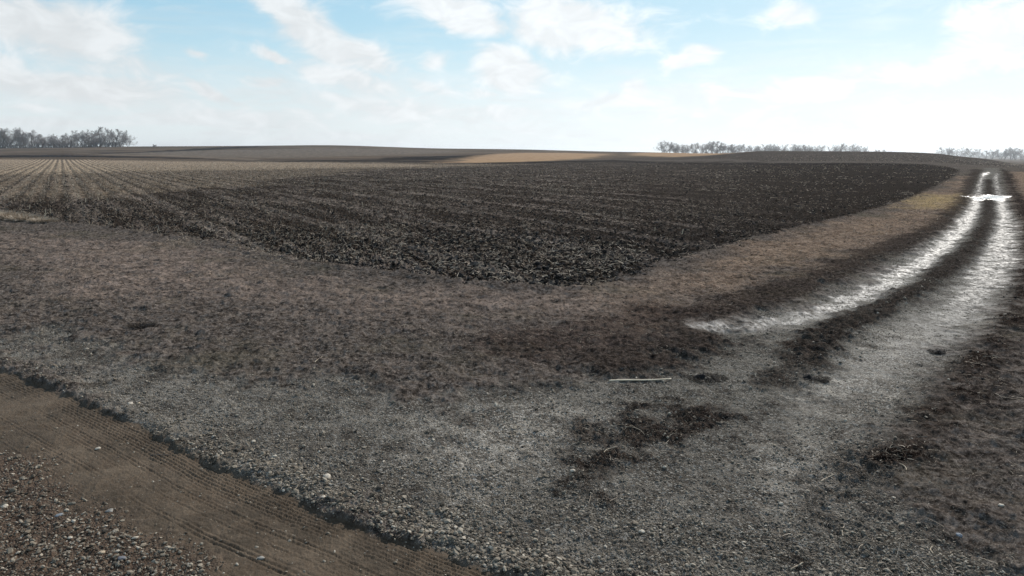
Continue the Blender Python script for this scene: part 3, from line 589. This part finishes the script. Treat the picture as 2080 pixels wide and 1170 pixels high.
# ------------------------------------------------------------------ bare trees
m_bark, t_, b_ = mat_new('bark'); g_ = t_.node('ShaderNodeNewGeometry'); n_ = t_.noise(g_.outputs['Position'], 3, 4, .6)
t_.put(b_.inputs['Base Color'], t_.mix(t_.rng(n_, .3, .7), (.055, .045, .038), (.12, .10, .088))); b_.inputs['Roughness'].default_value = .9
m_twig, t_, b_ = mat_new('twigs'); g_ = t_.node('ShaderNodeNewGeometry'); n_ = t_.noise(g_.outputs['Position'], .6, 3, .6)
t_.put(b_.inputs['Base Color'], t_.mix(t_.rng(n_, .35, .65), (.16, .138, .128), (.30, .265, .25))); b_.inputs['Roughness'].default_value = .9
def tube_mesh(name, segs, mat):
    """segs: list of (p0, p1, r0, r1)"""
    A = np.array([s_[0] for s_ in segs]); Bq = np.array([s_[1] for s_ in segs]); r0 = np.array([s_[2] for s_ in segs]); r1 = np.array([s_[3] for s_ in segs])
    d = Bq - A; d /= np.linalg.norm(d, axis=1)[:, None] + 1e-9; ref = np.where(np.abs(d[:, 2:3]) > .9, np.array([[1., 0, 0]]), np.array([[0, 0, 1.]]))
    u = np.cross(d, ref); u /= np.linalg.norm(u, axis=1)[:, None]; v = np.cross(d, u); k = 3 if len(segs) > 400 else 6
    V = []
    for C_, R_ in ((A, r0), (Bq, r1)):
        for j in range(k):
            a = 2 * PI * j / k; V.append(C_ + (u * math.cos(a) + v * math.sin(a)) * R_[:, None])
    V = np.stack(V, 1); n = len(segs)
    q = np.array([(j, (j + 1) % k, k + (j + 1) % k, k + j) for j in range(k)])
    o = mesh_np(name, V.reshape(-1, 3), (q[None] + (np.arange(n) * 2 * k)[:, None, None]).reshape(-1, 4), [mat]); return o
def make_tree(seed, height_, spread, stems, dens=1.0, first=.03):
    R = np.random.default_rng(seed); big = []; small = []
    H = height_
    def grow(p, d, L, r, lev):
        nseg = 7 if lev == 0 else 4 if lev < 3 else 3
        up = (.03, .10, .09, .05, .02)[lev]
        for k in range(nseg):
            d = d + R.normal(0, (.06, .11, .16, .2, .22)[lev], 3) + np.array([0, 0, up]); d /= np.linalg.norm(d)
            q = p + d * L / nseg; r2 = r * (1 - .8 / nseg)
            (big if lev < 2 else small).append((p, q, max(r, .014 + .004 * (4 - lev)), max(r2, .013)))
            f = (k + 1) / nseg
            if lev < 4 and (lev > 0 or f > first):
                cnt = (2, 2, 2, 3)[lev] if R.random() < .85 * dens else 1
                for _ in range(cnt):
                    tilt = R.uniform(.35, .95) if lev else R.uniform(.45, 1.05) * spread / 1.2; ax = np.cross(d, R.normal(0, 1, 3)); ax /= np.linalg.norm(ax)
                    nd = d * math.cos(tilt) + ax * math.sin(tilt); rel = (.50 * (1.12 - .75 * f) if lev == 0 else .50 * (1.15 - .5 * f))
                    grow(q, nd, L * rel * R.uniform(.75, 1.25), r2 * .5, lev + 1)
            p = q; r = r2
    for s_ in range(stems):
        a = R.uniform(0, .8) + s_ * 2 * PI / stems; t = (R.uniform(.12, .38) if stems > 1 else .05) * spread
        d = np.array([math.cos(a) * t, math.sin(a) * t, 1.0]); d /= np.linalg.norm(d)
        grow(np.array([math.cos(a) * .25, math.sin(a) * .25, -.4]) * (1, 1, 1), d, H * R.uniform(.8, 1.0), .22 if stems > 1 else .34, 0)
    allp = np.array([s_[1] for s_ in small]); sc = H / allp[:, 2].max()
    f = lambda L_: [(a * [1, 1, sc], b * [1, 1, sc], r0, r1) for a, b, r0, r1 in L_]
    e = bpy.data.objects.new('bare_tree', None); COL.objects.link(e)
    tr = tube_mesh('trunk', f(big), m_bark); cr = tube_mesh('crown', f(small), m_twig); tr.parent = e; cr.parent = e
    return e
protos = [make_tree(1, 15, 1.0, 1, 1.0), make_tree(2, 15, 1.3, 2, 1.0), make_tree(3, 15, 1.5, 3, .8), make_tree(4, 15, 1.1, 2, 1.2), make_tree(5, 15, 1.6, 1, 1.0), make_tree(6, 15, .9, 3, .7)]
used = set()
def put_tree(k, px, Y_, hpx, label, group, wide=1.0, rz=None):
    src = protos[k]
    if k in used:
        e = src.copy(); COL.objects.link(e)
        for ch in src.children: c2 = ch.copy(); COL.objects.link(c2); c2.parent = e
    else: e = src; used.add(k)
    Xp = (px - CX) / F * Y_ * math.cos(TH); h = hpx * Y_ / F
    e.location = (Xp, Y_, float(macro(np.array([Xp]), np.array([Y_]))[0]) - .1); sc = h / 15
    e.scale = (sc * wide, sc * wide, sc); e.rotation_euler = (0, 0, random.uniform(0, 2 * PI) if rz is None else rz)
    tag(e, label, 'tree', group); return e
ORD = ['first', 'second', 'third', 'fourth', 'fifth', 'sixth', 'seventh', 'eighth', 'ninth', 'tenth', 'eleventh', 'twelfth', 'thirteenth', 'fourteenth', 'fifteenth', 'sixteenth', 'seventeenth', 'eighteenth', 'nineteenth', 'twentieth',
       'twenty-first', 'twenty-second', 'twenty-third', 'twenty-fourth', 'twenty-fifth', 'twenty-sixth', 'twenty-seventh', 'twenty-eighth', 'twenty-ninth', 'thirtieth']
# dark grove at the left: px, height in px
LT = [(262, 28), (248, 36), (236, 38), (222, 36), (208, 36), (196, 35), (186, 38), (172, 36), (158, 34), (147, 30), (136, 27), (124, 26), (113, 27), (101, 27), (90, 27), (78, 30), (66, 32), (54, 31), (42, 36), (30, 40), (18, 42), (6, 46), (-8, 48), (-24, 44)]
for i, (px, h) in enumerate(LT):
    put_tree((i * 5 + 2) % 6, px, 640 + random.uniform(0, 50), h * random.uniform(.82, 1.14), ('outermost wide bare tree at the right end of the dark grove at left' if i == 0 else ORD[i] + ' bare tree from the right end of the dark grove at left'), 'bare trees of the grove at left', random.uniform(1.15, 1.5))
def row(pts, Y0, name, group, wide=1.2):
    for i, (px, h) in enumerate(pts):
        put_tree(random.randrange(6), px, Y0 + random.uniform(-30, 60), h * random.uniform(.92, 1.1), ORD[i] + ' ' + name, group, wide * random.uniform(.85, 1.25))
row([(1346, 26), (1360, 24), (1374, 22), (1386, 19), (1398, 21), (1411, 22), (1424, 25), (1434, 26), (1444, 27), (1455, 29), (1465, 28), (1476, 27), (1488, 25), (1499, 23)], 860, 'bare tree from the left in the bluish grove behind the middle ridge', 'bare trees of the middle grove', 1.35)
row([(1517, 24), (1531, 24), (1546, 23), (1558, 26), (1570, 23), (1582, 25), (1597, 24), (1613, 27), (1624, 25), (1638, 24), (1650, 25), (1663, 25)], 900, 'bare tree from the left in the low row behind the right hill', 'bare trees of the low row behind the right hill', 1.3)
row([(1692, 26), (1704, 28), (1729, 29), (1738, 27), (1753, 25), (1785, 19), (1800, 17), (1786, 16)], 980, 'thin pale bare tree from the left above the hill crest', 'thin bare trees above the hill crest', 1.1)
row([(1911, 22), (1925, 24), (1948, 25), (1962, 23), (1976, 22), (1990, 20)], 1250, 'faint bare tree from the left beyond the hill slope at right', 'faint bare trees beyond the right slope', 1.1)
row([(2003, 18), (2016, 19), (2034, 22), (2042, 23), (2056, 25), (2064, 24), (2076, 22), (2090, 24)], 1150, 'blue hazy tree from the left in the grove at the right edge', 'hazy trees of the grove at the right edge', 1.5)
for i, e in enumerate(protos): pass
bush = make_tree(9, 4, 2.0, 3, .6); bush.name = 'bare_bush'
Xp = (315 - CX) / F * 640 * math.cos(TH); bush.location = (Xp, 640, float(macro(np.array([Xp]), np.array([640.]))[0])); tag(bush, 'small lone bare bush on the far ridge right of the left grove', 'bush'); bush.scale = (.9, .9, .65)

BR = [(LT[i][0] - 4, 660., 'low bare brush below the ' + ORD[i] + ' tree from the right end of the left grove', 'brush under the left grove') for i in range(1, 24)]
BR += [(px, 870., 'low bare brush below the ' + ORD[i] + ' tree from the left of the middle grove', 'brush under the middle grove') for i, px in enumerate([1352, 1372, 1390, 1412, 1434, 1452, 1470, 1492])]
for px, Yb, lab, gp in BR:
    c_ = bush.copy(); COL.objects.link(c_); c_.name = 'bare_bush'
    for ch in bush.children: c2 = ch.copy(); COL.objects.link(c2); c2.parent = c_
    Xp = (px - CX) / F * Yb * math.cos(TH); c_.location = (Xp, Yb, float(macro(np.array([Xp]), np.array([Yb]))[0]) - .1); k_ = random.uniform(1.1, 2.0); c_.scale = (k_ * 1.4, k_ * 1.4, k_); c_.rotation_euler = (0, 0, random.uniform(0, 6))
    tag(c_, lab, 'bush', gp)

# ------------------------------------------------------------------ single things lying near the camera
def ground_at(px, py):
    X, Y = at(px, py); Xa, Ya = np.array([X]), np.array([Y]); return X, Y, float(height(Xa, Ya, zones(Xa, Ya), np.array([.012]))[0])
m_stalk, t_, b_ = mat_new('pale_stalk'); tcn = t_.node('ShaderNodeTexCoord'); n_ = t_.noise(t_.vm('MULTIPLY', tcn.outputs['Object'], (4, 60, 60)), 1, 5, .6)
t_.put(b_.inputs['Base Color'], t_.mix(t_.rng(n_, .35, .7), (.52, .40, .27), (.84, .68, .49))); b_.inputs['Roughness'].default_value = .5
m_straw_dull, t_, b_ = mat_new('dull_straw'); tcn = t_.node('ShaderNodeTexCoord'); n_ = t_.noise(tcn.outputs['Object'], 30, 4, .6)
t_.put(b_.inputs['Base Color'], t_.mix(t_.rng(n_, .35, .7), (.26, .20, .14), (.50, .41, .30))); b_.inputs['Roughness'].default_value = .7; b_.inputs['Specular IOR Level'].default_value = .15
def stalk(name, p0, p1, r, label, cat='stalk', bend=0, nodes=0, grp=None, mat=None, up=0):
    """a straw or stalk lying on the ground from one point of the ground to another"""
    x0, y0, z0 = ground_at(*p0); x1, y1, z1 = ground_at(*p1); L = math.hypot(x1 - x0, y1 - y0); a = math.atan2(y1 - y0, x1 - x0)
    N = 28; k = 8; V = []; nd = [(j + .6) / nodes for j in range(nodes)] if nodes else []
    for i in range(N + 1):
        t = i / N; cx = (t - .5) * L; cy = bend * L * (1 - (2 * t - 1) ** 2); rr = r * (1 - .3 * t) * (1 + sum(.35 * math.exp(-((t - q) / .008) ** 2) for q in nd)) * (1 + .05 * math.sin(i * 2.1))
        zz = (z1 - z0) * (t - .5) + r * .8 + up * L * (1 - (2 * t - 1) ** 2) + math.sin(t * 7) * r * .25
        for j in range(k):
            ph = 2 * PI * j / k; V.append((cx, cy + math.cos(ph) * rr, zz + math.sin(ph) * rr * .85))
    Fq = [(i * k + j, i * k + (j + 1) % k, (i + 1) * k + (j + 1) % k, (i + 1) * k + j) for i in range(N) for j in range(k)] + [tuple(range(k))[::-1], tuple(N * k + j for j in range(k))]
    me = bpy.data.meshes.new(name); me.from_pydata(V, [], Fq); me.materials.append(mat or (m_stalk if nodes else m_straw_dull)); me.shade_smooth()
    o = bpy.data.objects.new(name, me); COL.objects.link(o); o.location = ((x0 + x1) / 2, (y0 + y1) / 2, (z0 + z1) / 2 + .004); o.rotation_euler = (0, 0, a); tag(o, label, cat, grp); return o
stalk('corn_stalk', (1237, 777), (1363, 773), .017, 'long straight whitish corn stalk lying on the gravel beside the grass edge', 'corn stalk', -.006, 4)
stalk('straw', (1227, 922), (1250, 914), .006, 'short S-bent pale straw on the dark mud patch', 'straw', .16)
stalk('straw', (1268, 872), (1310, 884), .004, 'thin arched brownish straw at the top of the dark mud patch', 'straw', .22, up=.06)
stalk('straw', (1667, 981), (1693, 967), .005, 'straight pale straw on the gravel right of the dark patch', 'straw', .02)
stalk('straw', (1712, 1090), (1714, 1072), .005, 'upright-pointing pale straw near the bottom right gravel', 'straw', .05)
stalk('straw', (1605, 1158), (1630, 1147), .009, 'thick white stalk stub beside a dark clod at the bottom edge', 'straw', .0)
stalk('straw', (1895, 1128), (1893, 1113), .006, 'short crooked straw near the bottom right corner', 'straw', .12)
stalk('straw', (1826, 952), (1839, 966), .006, 'bent straw on the reddish brown grass at right', 'straw', .15)
stalk('straw', (850, 1104), (860, 1087), .006, 'curved white straw lying on the gravel at the road edge', 'straw', -.14)
stalk('straw', (592, 1001), (606, 992), .005, 'short straw on the road beneath the gravel berm', 'straw', -.05)
stalk('straw', (920, 1129), (965, 1131), .002, 'thin straight stem lying across the road edge at the bottom', 'straw', .02)
stalk('straw', (640, 745), (655, 735), .006, 'tiny pale straw on the worn grass left of centre', 'straw', .05)
stalk('twig', (306, 921), (345, 924), .007, 'dark crooked twig lying across the tyre tracks', 'twig', .05, mat=m_bark)
m_stone, t_, b_ = mat_new('stone'); oi = t_.node('ShaderNodeObjectInfo'); tcn = t_.node('ShaderNodeTexCoord'); n_ = t_.noise(tcn.outputs['Object'], 40, 5, .65)
t_.put(b_.inputs['Base Color'], t_.mix(1.0, oi.outputs['Color'], t_.mix(t_.rng(n_, .3, .7), (.65, .65, .65), (1, 1, 1)), 'MULTIPLY')); b_.inputs['Roughness'].default_value = .75
import bmesh
def stone(px, py, r, col, label, fl=.6):
    bm = bmesh.new(); bmesh.ops.create_icosphere(bm, subdivisions=3, radius=1); s0 = random.uniform(0, 99)
    P_ = np.array([v.co[:] for v in bm.verts]); n_ = perlin(P_[:, 0] * 1.1 + s0, P_[:, 1] * 1.1 + P_[:, 2] * .9, 5) + .5 * perlin(P_[:, 0] * 2.6 + s0, P_[:, 2] * 2.6 + P_[:, 1] * 1.7, 6)
    for v, q in zip(bm.verts, n_):
        v.co *= r * (1 + .22 * q); v.co.z = max(v.co.z, -.5 * r) * fl; v.co.x *= 1.2
    me = bpy.data.meshes.new('stone'); bm.to_mesh(me); bm.free(); me.materials.append(m_stone); me.shade_smooth()
    o = bpy.data.objects.new('stone', me); COL.objects.link(o); x, y, z = ground_at(px, py); o.location = (x, y, z + r * fl * .3); o.rotation_euler = (random.uniform(-.2, .2), random.uniform(-.2, .2), random.uniform(0, 6)); o.color = (*col, 1); tag(o, label, 'stone')
PALE, GREY, BUFF = (.50, .43, .34), (.26, .24, .21), (.40, .31, .21)
for a in [(198, 908, .022, PALE, 'rounded pale stone alone on the brown road clay'), (265, 822, .032, PALE, 'largest pale stone on the gravel berm at left'), (281, 820, .024, BUFF, 'buff stone just right of the largest berm stone'), (222, 1036, .030, GREY, 'flat grey stone at the road side edge of the coarse gravel'),
          (247, 1134, .026, (.14, .14, .15), 'dark oval stone near the bottom left'), (207, 1121, .024, BUFF, 'squarish buff stone near the bottom left'), (119, 1046, .030, (.22, .235, .25), 'bluish grey stone amid the coarse gravel at lower left'), (9, 1028, .030, PALE, 'pale oblong stone at the left image edge'),
          (142, 1092, .018, PALE, 'small white stone below the bluish grey one'), (657, 1020, .024, PALE, 'lone rounded stone on the road just below the berm'), (664, 969, .036, PALE, 'biggest pale stone on the berm near the picture bottom centre'), (530, 1130, .024, GREY, 'grey stone alone on the road near the bottom edge'),
          (1015, 1083, .018, (.42, .22, .10), 'small orange stone on the berm at bottom centre'), (1303, 1082, .024, PALE, 'white flat stone on the gravel at bottom centre right'), (1947, 1094, .024, (.22, .24, .27), 'blue grey stone in the grass at bottom right'), (2031, 1043, .022, PALE, 'whitish stone near the right image edge'),
          (1163, 960, .026, PALE, 'pale stone at the left tip of the dark patch'), (880, 880 + 15, .018, PALE, 'small pale stone on the open gravel left of the dark patch')]:
    stone(*a)
# sods and tufts
def tuft(name, px, py, rad, hgt, n, label, mat, lean=.35, cat='grass tuft', tint=(.2, .9), core=True, wd=.004):
    x, y, z = ground_at(px, py)
    e = bpy.data.objects.new(name, None); COL.objects.link(e); e.location = (x, y, z); tag(e, label, cat)
    q = rng.random(n); r_ = np.sqrt(rng.random(n)) * rad * 1.15; a = rng.uniform(0, 2 * PI, n); X = r_ * np.cos(a) * 1.4; Y = r_ * np.sin(a)
    b = strips('blades', X, Y, np.zeros(n) - .01, hgt * rng.uniform(.4, 1.1, n), rng.uniform(.6, 1.3, n) * wd, rng.uniform(*tint, n), mat, rng.normal(1.15 - lean, .3, n).clip(.1, 1.5), .25, 4, 0, False, azim=np.arctan2(Y, X) + rng.normal(0, .7, n)); b.parent = e
    if core:
        R_, A_ = 12, 28; V = [(0, 0, 0)]; V += [(rad * 1.4 * (i / R_) * math.cos(2 * PI * j / A_), rad * (i / R_) * math.sin(2 * PI * j / A_), 0) for i in range(1, R_ + 1) for j in range(A_)]
        V = np.array(V); rr = np.hypot(V[:, 0] / 1.4, V[:, 1]) / rad; nz = fbm(V[:, 0] + px, V[:, 1] + py, 9 * .1 / rad, 4, 71, .6)
        V[:, :2] *= (1 + .22 * perlin(V[:, 0] * .6 / rad + px, V[:, 1] * .6 / rad, 72))[:, None]; V[:, 2] = (1 - rr ** 2) * rad * .12 + nz * rad * .34 * (1 - rr * .7) - .012 - .01 * rr
        Fq = [(0, 1 + j, 1 + (j + 1) % A_) for j in range(A_)] + [(1 + i * A_ + j, 1 + (i + 1) * A_ + j, 1 + (i + 1) * A_ + (j + 1) % A_, 1 + i * A_ + (j + 1) % A_) for i in range(R_ - 1) for j in range(A_)]
        me = bpy.data.meshes.new('soil'); me.from_pydata([tuple(v) for v in V], [], Fq); me.materials.append(m_clod); at_ = me.attributes.new('tint', 'FLOAT', 'POINT'); at_.data.foreach_set('value', np.clip(.12 + .5 * nz, 0, .4).astype(np.float32)); me.shade_smooth()
        c_ = bpy.data.objects.new('soil', me); COL.objects.link(c_); c_.parent = e
m_sod = tint_mat('dark_sod', [(.016, .012, .010), (.045, .032, .024), (.09, .07, .05)], .9)
for a in [(1435, 768, .17, .06, 500, 'largest black sod on the gravel right of the white corn stalk'), (1348, 797, .10, .04, 300, 'flat dark sod just below the right end of the corn stalk'), (1086, 831, .09, .04, 260, 'small dark sod on the gravel below the grass edge'), (1152, 1001, .075, .04, 260, 'dark sod below the left tip of the mud patch'),
          (292, 664, .16, .06, 420, 'dark hollow sod in the grass at left'), (500, 715, .09, .05, 260, 'dark sod on the worn grass left of centre'), (596, 784, .10, .04, 260, 'dark sod on the grass edge above the gravel'), (1645, 768, .16, .05, 400, 'broad dark sod between the two wheel tracks'), (1910, 712, .11, .04, 260, 'dark sod in the right wheel track'), (1613, 1143, .07, .05, 260, 'black clod beside the thick white stalk stub')]:
    tuft('sod', a[0], a[1], a[2] * 1.1, a[3], a[4] * 3, a[5], m_sod, .6, 'sod')
for a in [(-12, 446, .55, .42, 900, 'tall pale grass tuft at the left image edge by the field'), (22, 447, .50, .36, 900, 'second pale grass tuft from the left edge by the field'), (55, 450, .45, .30, 800, 'bushy pale grass tuft at the middle of the left clump'), (88, 454, .35, .20, 600, 'low pale grass tuft at the right end of the left clump')]:
    tuft('grass_tuft', a[0], a[1], a[2], a[3] * 1.25, a[4] * 3, a[5], m_straw, .3, 'grass tuft', (.25, .9), True, .014)
# a few stalks still standing near the front of the field
for i, (px, py, h, lab) in enumerate([(174, 412, .34, 'tallest cut corn stalk standing in the field right of the grass tufts'), (92, 438, .42, 'left of two leaning stalks behind the pale grass tufts'), (103, 436, .38, 'right of two leaning stalks behind the pale grass tufts'), (60, 424, .3, 'short stalk standing behind the bushy left tuft'),
      (158, 402, .3, 'upright stalk just left of and behind the tallest cut stalk'), (188, 400, .26, 'upright stalk just right of and behind the tallest cut stalk'), (201, 408, .24, 'first short stalk in the line right of the tallest cut stalk'), (217, 408, .28, 'middle short stalk in the line right of the tallest cut stalk'), (234, 409, .22, 'last short stalk in the line right of the tallest cut stalk'),
      (738, 420, .3, 'lone upright stalk in the dark soil at the middle of the field'), (824, 456, .22, 'short stalk standing above the pale residue at field centre'), (1330, 470, .2, 'short stalk standing left of the brown verge bend'), (1385, 478, .25, 'pale stalk in the field closest to the brown verge')]):
    x, y, z = ground_at(px, py); N = 5; k = 6; V = []; ln = random.uniform(-.25, .25); l2 = random.uniform(-.2, .2); r = .016
    for q in range(N + 1):
        t = q / N
        for j in range(k): ph = 2 * PI * j / k; V.append((math.cos(ph) * r * (1 - .2 * t) + ln * h * t, math.sin(ph) * r * (1 - .2 * t) + l2 * h * t, h * t - .02))
    Fq = [(q * k + j, q * k + (j + 1) % k, (q + 1) * k + (j + 1) % k, (q + 1) * k + j) for q in range(N) for j in range(k)] + [tuple(N * k + j for j in range(k))]
    me = bpy.data.meshes.new('standing_stalk'); me.from_pydata(V, [], Fq); me.materials.append(m_stalk); o = bpy.data.objects.new('standing_stalk', me); COL.objects.link(o); o.location = (x, y, z)
    tag(o, lab, 'corn stalk', 'cut corn stalks standing in the tilled field')

# ------------------------------------------------------------------ the air
bm = bmesh.new(); bmesh.ops.create_cube(bm, size=1); me = bpy.data.meshes.new('haze'); bm.to_mesh(me); bm.free()
hzm = bpy.data.materials.new('haze'); hzm.use_nodes = True; t_ = NT(hzm.node_tree); t_.n.clear(); pv = t_.node('ShaderNodeVolumePrincipled'); pv.inputs['Density'].default_value = .00015
pv.inputs['Color'].default_value = (.88, .94, 1.0, 1); pv.inputs['Anisotropy'].default_value = .45; oo = t_.node('ShaderNodeOutputMaterial'); t_.l.new(pv.outputs[0], oo.inputs['Volume'])
me.materials.append(hzm); hz_ = bpy.data.objects.new('haze', me); COL.objects.link(hz_)
ztop = 42.0; zmin = float(H.min()) - 1; hz_.scale = (50000, 6200, ztop - zmin); hz_.location = (0, 3000 - 50, (ztop + zmin) / 2); tag(hz_, 'thin pale air haze over the fields', 'haze', kind='stuff')
